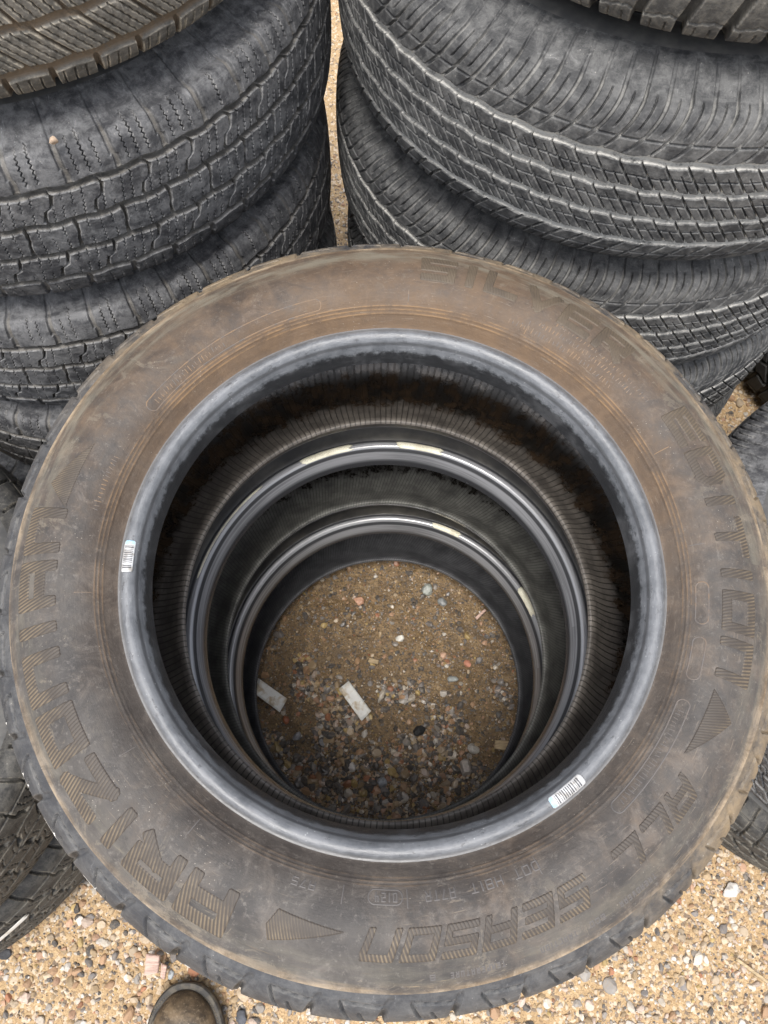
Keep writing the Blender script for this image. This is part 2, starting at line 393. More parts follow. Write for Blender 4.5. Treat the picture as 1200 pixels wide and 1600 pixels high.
m.P(Base_Color=c, Roughness=m.ramp(m.ma('ADD', m.ma('MULTIPLY', n2, .5), m.ma('MULTIPLY', n3, .5)), .3, .7, .28, .56), Specular_IOR_Level=.65)
m.bump(m.ma('ADD', m.ma('MULTIPLY', n1, .8), m.ma('ADD', m.ma('MULTIPLY', n3, .8), m.ma('MULTIPLY', n2, .6))), .6, .0011); M['bead_front'] = m.m

m = Mat('shiny_black_bead'); n2 = m.noise(80, 5); n1 = m.noise(1, 4, m.map(m.uv(), (5, 260, 1)))
cr = m.ma('MULTIPLY', m.ma('MULTIPLY', m.ramp(m.radius(), .2212, .2235), m.ramp(m.radius(), .2405, .2375)), m.ma('SUBTRACT', 1, m.ma('MULTIPLY', m.ramp(m.ma('ABSOLUTE', m.ma('SUBTRACT', m.radius(), .2288)), .0022, .0010), .95)))  # silver highlight stripes of the black bead painted along its crest
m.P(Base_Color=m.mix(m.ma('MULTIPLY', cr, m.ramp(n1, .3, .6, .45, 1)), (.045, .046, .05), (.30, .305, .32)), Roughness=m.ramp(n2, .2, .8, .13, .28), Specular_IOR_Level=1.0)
m.bump(n1, .2, .0006); M['bead_black'] = m.m

def liner_mat(name, base, film, period, slant, mudcol=None, wet_shade=(0, .05), wet_shade_amt=1.0):
    m = Mat(name); s = m.sep(m.obj()); u = m.sep(m.uv())
    n1 = m.noise(9, 5, r=.65); n2 = m.noise(55, 6, r=.7); n3 = m.noise(26, 5, r=.7)
    x = m.ma('ADD', u[0], m.ma('MULTIPLY', u[1], slant))
    w = m.ma('ABSOLUTE', m.ma('SUBTRACT', m.ma('FRACT', m.ma('DIVIDE', x, period)), .5))      # 0 at the line centre
    line = m.ma('MULTIPLY', m.ramp(w, .12, .05), m.ramp(n3, .3, .55, .5, 1))
    c = m.mix(m.ramp(m.ma('ADD', n3, m.ma('MULTIPLY', n2, .4)), .45, .9), base, film)
    c = m.mix(m.ma('MULTIPLY', line, .8), c, (.012, .011, .01))
    # above a ragged line: wet film, plus the hollow's shade put into its colour
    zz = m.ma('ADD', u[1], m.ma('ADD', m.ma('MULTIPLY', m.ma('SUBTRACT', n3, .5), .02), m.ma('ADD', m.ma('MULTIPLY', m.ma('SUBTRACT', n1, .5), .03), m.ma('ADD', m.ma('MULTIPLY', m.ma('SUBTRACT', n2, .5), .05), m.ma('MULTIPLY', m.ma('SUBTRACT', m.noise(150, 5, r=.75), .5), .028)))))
    wet = m.ma('MULTIPLY', m.ramp(zz, wet_shade[0], wet_shade[1]), wet_shade_amt)
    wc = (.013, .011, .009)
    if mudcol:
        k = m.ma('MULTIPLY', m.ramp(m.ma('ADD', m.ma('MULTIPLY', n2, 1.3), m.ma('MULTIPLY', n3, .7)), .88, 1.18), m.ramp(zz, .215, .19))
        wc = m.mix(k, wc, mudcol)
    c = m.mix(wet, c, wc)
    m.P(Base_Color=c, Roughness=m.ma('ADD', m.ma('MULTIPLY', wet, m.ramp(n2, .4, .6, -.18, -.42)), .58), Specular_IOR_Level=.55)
    m.bump(m.ma('ADD', m.ma('MULTIPLY', line, -.5), m.ma('MULTIPLY', n2, .5)), .6, .0014)
    return m.m
M['liner_brown'] = liner_mat('brown_wet_shaded_liner', (.070, .062, .055), (.17, .152, .133), .0098, .05, (.044, .029, .018), (.050, .070))
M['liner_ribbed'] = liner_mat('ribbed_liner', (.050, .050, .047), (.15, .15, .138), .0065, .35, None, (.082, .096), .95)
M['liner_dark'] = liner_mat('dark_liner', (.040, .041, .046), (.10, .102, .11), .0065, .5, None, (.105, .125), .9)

m = Mat('hatched_lettering'); a = m.sepc(m.attr('wear').outputs['Color']); n1 = m.noise(26, 6, r=.7); n2 = m.noise(110, 4); n0 = m.noise(9, 3)
s = m.sep(m.obj()); far = m.ramp(s[1], .0, .22); out = m.ramp(m.radius(), .285, .318)
dust = m.mix(n2, (.16, .105, .06), (.34, .27, .17))
amt = m.ramp(m.ma('ADD', m.ma('ADD', n1, m.ma('MULTIPLY', n2, .3)), m.ma('MULTIPLY', out, .28)), .62, 1.0)
c = m.mix(m.ma('MULTIPLY', m.ma('POWER', a[0], 1.6), m.ma('ADD', m.ma('MULTIPLY', amt, .52), .07)), m.mix(n1, (.034, .028, .024), (.060, .049, .040)), dust)
c = m.mix(m.ma('MULTIPLY', far, m.ramp(n1, .3, .6, .5, .95)), c, m.mix(n1, (.062, .046, .033), (.125, .098, .068)))
m.P(Base_Color=c, Roughness=.62); m.bump(n2, .3, .0006); M['letter'] = m.m

m = Mat('moulded_marks'); n1 = m.noise(16, 5); n2 = m.noise(90, 4); s = m.sep(m.obj()); far = m.ramp(s[1], -.22, .12)
c = m.mix(n1, (.072, .066, .064), (.11, .10, .095)); c = m.mix(m.ma('MULTIPLY', far, m.ramp(n2, .4, .6, .1, .9)), c, (.19, .118, .062))
m.P(Base_Color=c, Roughness=.58); m.bump(n2, .3, .0006); M['marks'] = m.m

m = Mat('barcode_sticker'); u = m.sep(m.uv())
wn = m.n('ShaderNodeTexWhiteNoise'); wn.noise_dimensions = '1D'
m.set(wn.inputs['W'], m.ma('FLOOR', m.ma('MULTIPLY', u[0], 17)))
bars = m.ma('LESS_THAN', m.ma('FRACT', m.ma('MULTIPLY', u[0], 17)), m.ma('ADD', m.ma('MULTIPLY', wn.outputs['Value'], .5), .2))
inb = m.ma('MULTIPLY', m.ma('MULTIPLY', m.ma('GREATER_THAN', u[1], .12), m.ma('LESS_THAN', u[1], .86)), m.ma('MULTIPLY', m.ma('GREATER_THAN', u[0], .08), m.ma('LESS_THAN', u[0], .84)))
n2 = m.noise(160, 4)
n5 = m.noise(90, 5, r=.75)
c = m.mix(m.ramp(m.ma('ADD', m.ma('MULTIPLY', n2, .5), m.ma('MULTIPLY', n5, .6)), .5, .72), (.56, .565, .57), (.30, .28, .25))
c = m.mix(m.ma('MULTIPLY', m.ma('MULTIPLY', bars, inb), .9), c, (.04, .04, .05))
head = m.ma('MULTIPLY', m.ma('GREATER_THAN', u[0], .88), m.ma('MULTIPLY', m.ma('GREATER_THAN', u[1], .12), m.ma('LESS_THAN', u[1], .9)))
c = m.mix(m.ma('MULTIPLY', head, .8), c, (.30, .55, .72))
m.P(Base_Color=c, Roughness=.4); M['barcode'] = m.m

m = Mat('cream_sticker'); n1 = m.noise(60, 5); u = m.sep(m.uv())
dots = m.ma('MULTIPLY', m.ma('LESS_THAN', m.ma('ABSOLUTE', m.ma('SUBTRACT', u[1], .55)), .18), m.ma('GREATER_THAN', m.noise(1, 2, m.map(m.uv(), (55, 8, 1))), .55))
c = m.mix(m.ramp(n1, .4, .75), (.80, .77, .62), (.55, .50, .37)); c = m.mix(m.ma('MULTIPLY', dots, .35), c, (.22, .2, .15))
m.P(Base_Color=c, Roughness=.5); M['cream'] = m.m

m = Mat('white_paper'); n1 = m.noise(45, 5); n2 = m.noise(160, 3)
c = m.mix(m.ramp(m.ma('ADD', n1, m.ma('MULTIPLY', n2, .3)), .62, .86), (.80, .80, .77), (.50, .40, .26))
m.P(Base_Color=c, Roughness=.6); m.bump(n1, .3, .001); M['paper'] = m.m

# ------------------------------------------------------------------ stroke alphabet (unit box)
G = {
 'A': [[(0,0),(0,1),(1,1),(1,0)], [(0,.40),(1,.40)]], 'R': [[(0,0),(0,1),(1,1),(1,.45),(0,.45)], [(.45,.45),(1,0)]],
 'I': [[(.5,0),(.5,1)]], 'Z': [[(0,1),(1,1),(0,0),(1,0)]], 'O': [[(0,0),(0,1),(1,1),(1,0),(0,0)]], 'N': [[(0,0),(0,1),(1,1),(1,0)]],
 'S': [[(1,1),(0,1),(0,.5),(1,.5),(1,0),(0,0)]], 'L': [[(0,1),(0,0),(1,0)]], 'V': [[(0,1),(.5,0),(1,1)]],
 'E': [[(1,1),(0,1),(0,0),(1,0)], [(0,.5),(.9,.5)]], 'D': [[(0,0),(0,1),(.8,1),(1,.75),(1,.25),(.8,0),(0,0)]], 'T': [[(0,1),(1,1)], [(.5,1),(.5,0)]],
 'H': [[(0,0),(0,1)], [(1,0),(1,1)], [(0,.5),(1,.5)]], '1': [[(.5,0),(.5,1),(.25,.8)]], '8': [[(0,0),(0,1),(1,1),(1,0),(0,0)], [(0,.5),(1,.5)]],
 '7': [[(0,1),(1,1),(.4,0)]], '0': [[(0,0),(0,1),(1,1),(1,0),(0,0)]], '2': [[(0,1),(1,1),(1,.5),(0,.5),(0,0),(1,0)]], '4': [[(0,1),(0,.4),(1,.4)], [(.75,1),(.75,0)]],
 '6': [[(1,1),(0,1),(0,0),(1,0),(1,.5),(0,.5)]], 'C': [[(1,1),(0,1),(0,0),(1,0)]], 'W': [[(0,1),(.25,0),(.5,.7),(.75,0),(1,1)]],
 'M': [[(0,0),(0,1),(.5,.4),(1,1),(1,0)]], 'P': [[(0,0),(0,1),(1,1),(1,.5),(0,.5)]], 'U': [[(0,1),(0,0),(1,0),(1,1)]], 'B': [[(0,0),(0,1),(.9,1),(.9,.5),(0,.5)], [(.9,.5),(1,.4),(1,0),(0,0)]],
 '5': [[(1,1),(0,1),(0,.5),(1,.5),(1,0),(0,0)]],
}
def seg_d(X, Y, a, b):
    ax, ay = a; bx, by = b; dx, dy = bx-ax, by-ay; l = math.hypot(dx, dy)+1e-9
    t = np.clip(((X-ax)*dx+(Y-ay)*dy)/(l*l), 0, 1)
    return np.hypot(X-ax-t*dx, Y-ay-t*dy)
def seg_sq(X, Y, a, b, e):                        # square ended stroke with slightly rounded corners
    ax, ay = a; bx, by = b; dx, dy = bx-ax, by-ay; l = math.hypot(dx, dy)+1e-9
    u = ((X-ax)*dx+(Y-ay)*dy)/l; n = np.abs((X-ax)*dy-(Y-ay)*dx)/l
    o = np.maximum(np.maximum(-u, u-l), 0); r = .45*e
    return np.where((o > r) & (n > e-r), np.hypot(np.maximum(o-(e-r), 0), np.maximum(n-(e-r), 0))+e-r, np.maximum(o, n))
def text_sdf(word, w, h, t, gap, slant=0.0):
    """callable field over (x, y) mm, positive inside; word set in a box w wide and h high with strokes t"""
    adv = [.55 if c == 'I' else .45 if c == ' ' else .5 if c == '1' else 1 for c in word]
    k = (w-gap*(len(word)-1))/sum(adv)
    def f(X, Y):
        Xs = X-slant*(Y-h/2); o = np.full(X.shape, -99.0); x0 = 0
        for c, a in zip(word, adv):
            cw = k*a
            if c != ' ':
                m = (Xs > x0-3) & (Xs < x0+cw+3)
                if m.any():
                    d = np.full(m.sum(), 99.0); xx = Xs[m]; yy = Y[m]
                    for st in G[c]:
                        q = [(x0+t/2+px*(cw-t), t/2+py*(h-t)) for px, py in st]
                        for p0, p1 in zip(q[:-1], q[1:]): d = np.minimum(d, seg_sq(xx, yy, p0, p1, t/2))
                    o[m] = np.maximum(o[m], t/2-d)
            x0 += cw+gap
        return o
    return f
def poly_sdf(P):
    P = [np.array(p, float) for p in P]; ar = sum(a[0]*b[1]-b[0]*a[1] for a, b in zip(P, P[1:]+P[:1]))
    if ar < 0: P = P[::-1]
    def f(X, Y):
        o = np.full(X.shape, 99.0)
        for a, b in zip(P, P[1:]+P[:1]):
            e = (b-a)/np.hypot(*(b-a)); o = np.minimum(o, -(X-a[0])*e[1]+(Y-a[1])*e[0])
        return o
    return f
def pill_sdf(w, h, t):
    def f(X, Y):
        d = seg_d(X, Y, (h/2, h/2), (w-h/2, h/2)); return t/2-np.abs(d-h/2+t)
    return f
def line_sdf(a, b, t): return lambda X, Y: t/2-seg_d(X, Y, a, b)
def union(*fs): return lambda X, Y: np.max([f(X, Y) for f in fs], 0)

def patch_data(prof, th0, r0, w, h, f, step=.5, raise_=.8, hatch=None):
    """raised marks: x runs clockwise from th0 (degrees) along the arc at r0+h/2, y outward from r0 (m)"""
    rm = r0+h/2000
    x = np.arange(-2, w+2, step); y = np.arange(-2, h+2, step); X, Y = np.meshgrid(x, y, indexing='ij')
    D = f(X, Y)
    hz = np.zeros_like(D)
    if hatch:
        p, sl = hatch; hz = .5+.5*np.cos(2*PI*(X+sl*Y)/p)
    off = (np.clip(D/.7, -.8, 1)*raise_-hz*.3*(D > 0))/1000
    th = np.radians(th0)-X/1000/rm
    r, z, nr, nz = prof.at(prof.v_of_r(r0+Y/1000))
    rr = r+nr*off; zz = z+nz*off
    V = np.stack([rr*np.cos(th), rr*np.sin(th), zz], -1).reshape(-1, 3)
    m = len(y); n = len(x); i = np.arange(n-1)[:, None]; j = np.arange(m-1)[None]
    F = np.stack([i*m+j, (i+1)*m+j, (i+1)*m+j+1, i*m+j+1], -1).reshape(-1, 4)
    keep = D.ravel()[F].max(1) > -.25
    c = np.ones((n*m, 4)); c[:, 0] = hz.ravel(); c[:, 1:3] = 0
    F = F[keep]; u, inv = np.unique(F, return_inverse=True)
    return V[u], inv.reshape(-1, 4), c[u]
def patches(name, parts, mat, parent):
    V, F, C, k = [], [], [], 0
    for v, f, c in parts: V.append(v); F.append(f+k); C.append(c); k += len(v)
    return mesh_np(name, np.vstack(V), np.vstack(F), mat, parent, None, np.vstack(C))

# ------------------------------------------------------------------ tyres
def liner_profile(prof):
    R = prof.R; rb = prof.r[-1]; k = (R-rb)/(.36-.2192); kz = prof.z.max()/.125
    h = [(.3465,0),(.346,.03),(.343,.055),(.336,.078),(.323,.097),(.304,.109),(.284,.112),(.266,.107),(.250,.097),(.237,.083),(.2295,.0735),(.2245,.0690),(.2212,.0680),(.2192,.0705)]
    h = np.array([(rb+(r-.2192)*k, z*kz) for r, z in h])
    C = catmull(np.vstack([(h*[1, -1])[::-1], h[1:]]), 10)
    d = np.r_[0, np.cumsum(np.hypot(*np.diff(C, axis=0).T))]
    return d*1000, C[:, 0], C[:, 1]

def copy_tree(o, parent=None):
    c = o.copy(); COL.objects.link(c)
    if parent: c.parent = parent
    for ch in o.children: copy_tree(ch, c)
    return c

def make_tyre(prof, pattern, loc, rot, mats, label, group, face=None, half=1.35, dense=.9, dv=.9, vt=126, side_dv=3, white=None, side_fn=None, vb=None, shift=0.0):
    tread_m, side_m, bead_m, liner_m = mats
    t = tag(empty('tyre', loc, rot), label, 'tyre', group)
    th = arc(face if face is not None else 0, half, dense/1000, .006, prof.R)
    V = np.arange(-vt, vt+.01, dv)
    V[-1] = vt
    S = ((th % (2*PI))*prof.R*1000)[:, None]+shift; Vg = V[None]
    D = pattern(S, Vg, prof.L)
    fade = sst((vt-np.abs(V))/6)[None]; D = D*fade
    e = np.clip((blur(blur(D, 2, 0), 2, 1)-D)/2.5, 0, 1)*fade
    e2 = np.zeros_like(D) if white is None else white(S+0*Vg, Vg+0*S, th[:, None])
    du = np.clip((blur(blur(D, 5, 0), 3, 1)-.9)/3.2, 0, 1)*np.clip(D/2.2, 0, 1)
    wear = np.stack([du, e, e2], -1)
    # slight unevenness so that the rings are not perfect
    wob = .6*np.sin(3*th+1)[:, None]+.5*np.sin(7*th+2)[:, None]
    ring('tread', prof, th, V, tread_m, t, -D+wob*fade, wear)
    if vb is None: vb = prof.v_of_r(prof.r[-1]+(.2418-.2192))
    ths = np.linspace(0, 2*PI, 1440 if side_dv < 2 else 300, endpoint=False)
    for sg in (1, -1):
        vs = np.linspace(vt, vb, int((vb-vt)/(side_dv if sg > 0 else 4))+2)
        fn = side_fn(ths[:, None], vs[None]) if side_fn is not None and sg > 0 else None
        s_ = ring('sidewall', prof, ths if sg > 0 else ths[::4], vs if sg > 0 else -vs[::-1], side_m, t, fn)
        if sg > 0: t_side = s_
        vd = np.linspace(vb, prof.vmax, 40)
        b_ = ring('bead', prof, np.linspace(0, 2*PI, 480, endpoint=False), vd if sg > 0 else -vd[::-1], bead_m, t)
        if sg > 0: t_bead = b_
    lv, lr, lz = liner_profile(prof)
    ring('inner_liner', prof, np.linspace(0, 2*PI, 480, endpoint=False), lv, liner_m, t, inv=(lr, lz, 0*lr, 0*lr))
    return t, t_side, t_bead

def sticker(name, prof, parent, th0, width_deg, v0, v1, mat, lift=.35, rough_ends=0):
    """thin label stuck on the bead between arc positions v0..v1"""
    n, m = 26, 10
    t = np.linspace(0, 1, n); x = np.linspace(0, 1, m)
    cr = .06
    th = np.radians(th0+width_deg*(t-.5))
    V, UVv = [], []
    for i in range(n):
        pinch = 0
        e = min(t[i], 1-t[i])
        if e < cr: pinch = .16*(1-math.sqrt(max(0, 1-(1-e/cr)**2)))
        for j in range(m):
            xx = pinch+x[j]*(1-2*pinch)
            jit = rough_ends*(hsh(j*1.7, i) - .5)*(1 if i in (0, n-1) else 0)
            r, z, nr, nz = [float(q) for q in prof.at(v0+(v1-v0)*xx)]
            l = (lift+.25*math.sin(9*t[i]+4*x[j])*.3)/1000
            r += nr*l; z += nz*l; a = th[i]+jit*math.radians(width_deg)*.12
            V.append((r*math.cos(a), r*math.sin(a), z)); UVv.append((t[i], x[j]))
    F = np.array([[i*m+j, (i+1)*m+j, (i+1)*m+j+1, i*m+j+1] for i in range(n-1) for j in range(m-1)])
    UVv = np.array(UVv)[F.ravel()]
    o = mesh_np(name, np.array(V), F, mat, parent, UVv)
    s = o.modifiers.new('thick', 'SOLIDIFY'); s.thickness = .0002; s.offset = -1
    return o

CAM = Vector((-.009, -.2208, 1.3742))
def facing(x, y): return math.atan2(CAM.y-y, CAM.x-x)

SP = .2485                                         # spacing of the near stack
GN = 'tyres of the near stack'
pf = Profile(.36, .125)
# --- top tyre of the near stack
def side_front(T, V):
    d = 0*T+0*V
    r = pf.at(V[0])[0]*1000
    for c in (251.5, 254.2, 256.8): d = d+.55*np.exp(-((r-c)/.7)**2)[None]*(.6+.4*np.sin(5*T+c))
    d = d+.8*np.exp(-((r-331)/1.3)**2)[None]                       # shoulder ridge
    d = d+.5*sst((r-312)/6)[None]*0
    return d
def white_front(S, V, T):
    a = np.degrees(T) % 360
    m = (np.abs(V-82) < 2.2)*1.0; on = 0*a
    for p, q in ((203, 207.5), (210, 213), (217, 220.5), (226, 228.5), (240.6, 244)): on = np.maximum(on, (a > p) & (a < q))
    p = pf.L/round(pf.L/57); ph = S/p-np.floor(S/p)
    return m*on*(ph < .76)*(ph > .03)
top, side, bead = make_tyre(pf, pat_front, (-.0011, -.0016, 2.5*SP+.004), (.047, .026, 0),
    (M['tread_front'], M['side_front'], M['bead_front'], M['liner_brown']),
    'muddy brown tyre with large raised lettering, topmost of the near stack', GN, 0, PI, .95, .95, vt=118, side_dv=.9, side_fn=side_front, white=white_front)
H = (2.9, .35)
def arcw(a0, a1, r0, h): return math.radians(a0-a1)*(r0*1000+h/2)
def word(txt, a0, a1, r0, h, t, gap, slant=0, hatch=H, **k):
    w = arcw(a0, a1, r0, h); return patch_data(pf, a0, r0, w, h, text_sdf(txt, w, h, t, gap, slant), hatch=hatch, **k)
words = [word('ARIZONIAN', -113.5, -187.5, .2845, 35, 10.2, 6.0), word('ALL', -38, -55.5, .283, 22, 6.2, 3.8, .35),
         word('SEASON', -60.5, -94.5, .2830, 24, 5.7, 3.8, .35), word('EDITION', 29.5, -20.5, .2790, 31, 8.6, 5), word('SILVER', 85.5, 42.5, .281, 33, 9, 5)]
def flag(a0, r0, pts):
    xs = [p[0] for p in pts]; ys = [p[1] for p in pts]
    return patch_data(pf, a0, r0, max(xs), max(ys), poly_sdf(pts), hatch=(2.4, .5))
words += [flag(-97, .2825, [(0, 6), (64, 0), (58, 13), (66, 28), (60, 27)][:1]+[(66, 0), (60, 14), (66, 28)]),
          flag(-22.5, .2785, [(0, 3), (20, 26), (64, 0)]), flag(172.5, .2835, [(0, 4), (22, 27), (68, 2)])]
for q, (nm, lab) in zip(words, [('lettering', 'long raised word in the largest letters'), ('lettering', 'short slanted raised word of three letters'), ('lettering', 'slanted raised word of six letters'),
        ('lettering', 'raised word of seven letters, partly filled with mud'), ('lettering', 'faint raised word filled with dried mud')]+[('arrow_mark', None)]*3):
    o = patches(nm, [q], M['letter'], side)
    if lab: o['label'] = lab
marks = []
def mark(a0, a1, r0, h, f, name='moulded_outline', **k): patches(name, [patch_data(pf, a0, r0, arcw(a0, a1, r0, h), h, f, step=.45, raise_=.5, **k)], M['marks'], side)
def small(txt, a0, a1, r0, h, t=1.2, gap=1.6):
    w = arcw(a0, a1, r0, h); mark(a0, a1, r0, h, text_sdf(txt, w, h, t, gap), 'moulded_text')
for a0, a1 in ((-3.5, -12), (-14, -22.5), (-26, -50)): mark(a0, a1, .2585, 11.5, pill_sdf(arcw(a0, a1, .2585, 11.5), 11.5, 1.1))
mark(149, 106, .258, 12, pill_sdf(arcw(149, 106, .258, 12), 12, 1.0))
small('DOT', -65.5, -70, .2605, 7); small('H81T', -72, -77.5, .2605, 7); small('A7TR', -80, -85, .2605, 7); small('0124', -89.5, -93.3, .2605, 6.5)
mark(-88.5, -94.5, .258, 11.5, pill_sdf(arcw(-88.5, -94.5, .258, 11.5), 11.5, 1.0))
small('A75', -103, -107, .2605, 6)
small('TREADWEAR', -51, -57.5, .3165, 4.6, 1.0, 1.1); small('600', -60, -62.5, .3165, 4.6, 1.0, 1.1); small('TRACTION', -64.5, -70, .3165, 4.6, 1.0, 1.1)
small('TEMPERATURE', -75, -82.5, .3165, 4.6, 1.0, 1.1); small('B', -84.5, -85.3, .3165, 4.6, 1.0, 1.1)
def ticks(a0, a1, r0, h, n):                      # worn rows of mould marks that can no longer be read
    w = arcw(a0, a1, r0, h); R_ = np.random.default_rng(int(a0*7) % 1000)
    fs = []
    for k in range(n):
        x = w*(k+.5)/n; y = h*R_.uniform(0, .3); fs.append(line_sdf((x, y), (x+R_.uniform(-.8, .8), h*R_.uniform(.6, 1)), .9))
    mark(a0, a1, r0, h, union(*fs), 'moulded_marks')
ticks(66, 40, .2612, 5, 30); ticks(60, 36, .2695, 4.5, 30); ticks(57, 33, .2770, 4, 26); ticks(147, 128, .2612, 5, 22); ticks(-28, -48, .2612, 5, 26); ticks(172, 160, .262, 5, 14)
for a in (88, 62, 24, 4, -65.3, -87.5, -98, -125, -142, -172): mark(a, a-1, .2575, 14, line_sdf((2, 1), (2, 13), .9), 'moulded_line')
vb0 = pf.v_of_r(.2412)
sticker('barcode_label', pf, bead, 179.4, -7.0, vb0+2.5, vb0+13, M['barcode']); sticker('barcode_label', pf, bead, -53.4, -8.3, vb0+2, vb0+12.5, M['barcode'])

# --- two tyres below it
def near_lower(idx, loc, rot, rb, liner, label):
    p = Profile(.36, .125, rb)
    return (p,)+make_tyre(p, pat_highway, loc, rot, (M['tread_black'], M['side_dark'], M['bead_black'], liner), label, GN, -PI/2, 1.2, 1.6, 1.6, side_dv=1.9)
p2, mid, mside, mbead = near_lower(1, (-.0041, .0049, 1.5*SP), (.02, .01, 0), .0005, M['liner_ribbed'], 'black tyre in the middle of the near stack with cream stickers on its shiny bead')
p3, bot, bside, bbead = near_lower(2, (0, 0, .5*SP), (0, 0, 0), .0015, M['liner_dark'], 'bottom black tyre of the near stack standing on the wet gravel')
v2 = p2.v_of_r(.2418)
for a, w in ((110, -16), (80, -14)): sticker('cream_label_or_highlight', p2, mbead, a, w, v2+2, v2+12, M['cream'], .4, 1.0)
sticker('cream_label_or_highlight', p3, bbead, 67, -11, v2+3, v2+12, M['cream'], .4, 1.0); sticker('cream_label_or_highlight', p3, bbead, 25, -11, v2+2, v2+13, M['cream'], .4, 1.0)
sticker('cream_label_or_highlight', p2, mbead, 150, -34, v2+5, v2+7.5, M['cream'], .3, .3)  # no label: thin pale strip stands in for a long highlight on the bead

# --- left back stack: four alike and a muddy one on top
LX, LY, LS = -.442, .675, .2150
GL = 'tyres of the left back stack'
pl = Profile(.364, .1078, 0, .010)
lt, _, _ = make_tyre(pl, pat_allterrain, (LX, LY, 3.5*LS), (0, 0, 0), (M['tread_grey'], M['side'], M['bead_black'], M['liner_dark']),
    'grey tyre with five scalloped tread rows, right under the muddy top tyre', GL, facing(LX, LY), 1.45, .6, .62, vt=148)
for k, (lab, dx, dy, rz) in enumerate((('grey tyre third from the top of the left back stack, half behind the near tyre', -.013, -.014, .06),
        ('shaded grey tyre of the left back stack, resting on its lowest tyre', -.012, -.026, -.05), ('lowest tyre of the left back stack, deep in shadow on the ground', -.034, -.045, .11))):
    c = copy_tree(lt); c.location = (LX+dx, LY+dy, (2.5-k)*LS); c.rotation_euler = (0, 0, rz); c['label'] = lab
pm = Profile(.358, .108, 0, .004)
make_tyre(pm, pat_mud, (LX+.002, LY+.018, 4.5*LS+.004), (0, 0, 0), (M['tread_mud'], M['side'], M['bead_black'], M['liner_dark']),
    'mud caked brown tyre on top of the left back stack', GL, facing(LX, LY), 1.45, .7, .7, vt=122)

# --- right back stack
RX, RY, RS = .3065, .710, .2265
GR = 'tyres of the right back stack'
pr = Profile(.377, .1135, 0, .004)
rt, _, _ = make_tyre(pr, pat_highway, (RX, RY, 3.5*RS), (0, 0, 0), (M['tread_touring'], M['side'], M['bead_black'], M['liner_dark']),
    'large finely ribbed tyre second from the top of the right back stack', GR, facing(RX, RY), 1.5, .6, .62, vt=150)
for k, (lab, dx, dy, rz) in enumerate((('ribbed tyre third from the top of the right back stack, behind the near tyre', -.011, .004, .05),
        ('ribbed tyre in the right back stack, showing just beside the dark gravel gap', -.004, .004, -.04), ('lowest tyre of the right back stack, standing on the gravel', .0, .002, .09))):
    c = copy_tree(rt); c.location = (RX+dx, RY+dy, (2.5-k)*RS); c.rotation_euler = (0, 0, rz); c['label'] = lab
pd = Profile(.362, .112, 0, .008)
make_tyre(pd, pat_lugs, (RX+.022, RY+.016, 4.5*RS+.004), (0, 0, 0), (M['tread_lug'], M['side'], M['bead_black'], M['liner_dark']),
    'tyre with big square shoulder lugs on top of the right back stack', GR, facing(RX, RY), 1.45, .9, .9, vt=126)

# --- left near side stack (two), right near side stack (two), one behind on the right
GLN = 'tyres at the left edge'; GRN = 'tyres at the right edge'
pc = Profile(.385, .1245, .004, .006)
lf, _, _ = make_tyre(pc, pat_chevron, (-.775, -.076, .1245), (0, 0, 0), (M['tread_slits'], M['side'], M['bead_black'], M['liner_dark']),
    'slashed all weather tyre at the lower left with a white sticker on its tread', GLN, facing(-.775, -.076), 1.4, 1.0, 1.0, vt=126)
c = copy_tree(lf); c.location = (-.77, -.07, .1245*3); c.rotation_euler = (0, 0, .2)
tag(c, 'upper tyre of the pair at the left edge, its shoulder showing beside the near tyre', 'tyre', GLN)
ps = Profile(.37, .115, 0, .006)
make_tyre(ps, pat_slits, (.745, .05, .115), (0, 0, 0), (M['tread_slits'], M['side'], M['bead_black'], M['liner_dark']),
    'tyre with slanted slots lying on the gravel at the right edge', GRN, facing(.745, .05), 1.5, 1.0, 1.0, vt=124)
pq = Profile(.362, .115, 0, 0)
make_tyre(pq, pat_highway, (.755, .06, .345), (0, 0, 0), (M['tread_grey'], M['side'], M['bead_black'], M['liner_dark']),
    'grey tyre with its dusty upper sidewall showing at the right edge', GRN, facing(.745, .05)-.5, 1.7, 1.0, 1.0, vt=150)
make_tyre(ps, pat_lugs, (1.045, .775, .115), (0, 0, 0), (M['tread_black'], M['side_dark'], M['bead_black'], M['liner_dark']),
    'dark block treaded tyre in the shade behind the gravel gap on the right', GRN, facing(1.045, .775), 1.4, 1.0, 1.0, vt=126)
# white sticker on the lower left tyre's tread
def tread_label(prof, parent, th0, wdeg, v0, v1, mat):
    o = sticker('price_sticker', prof, parent, th0, wdeg, v0, v1, mat, 1.0, 1.0); return o
tread_label(pc, lf, -48.5, 10, 46, 60, M['paper'])

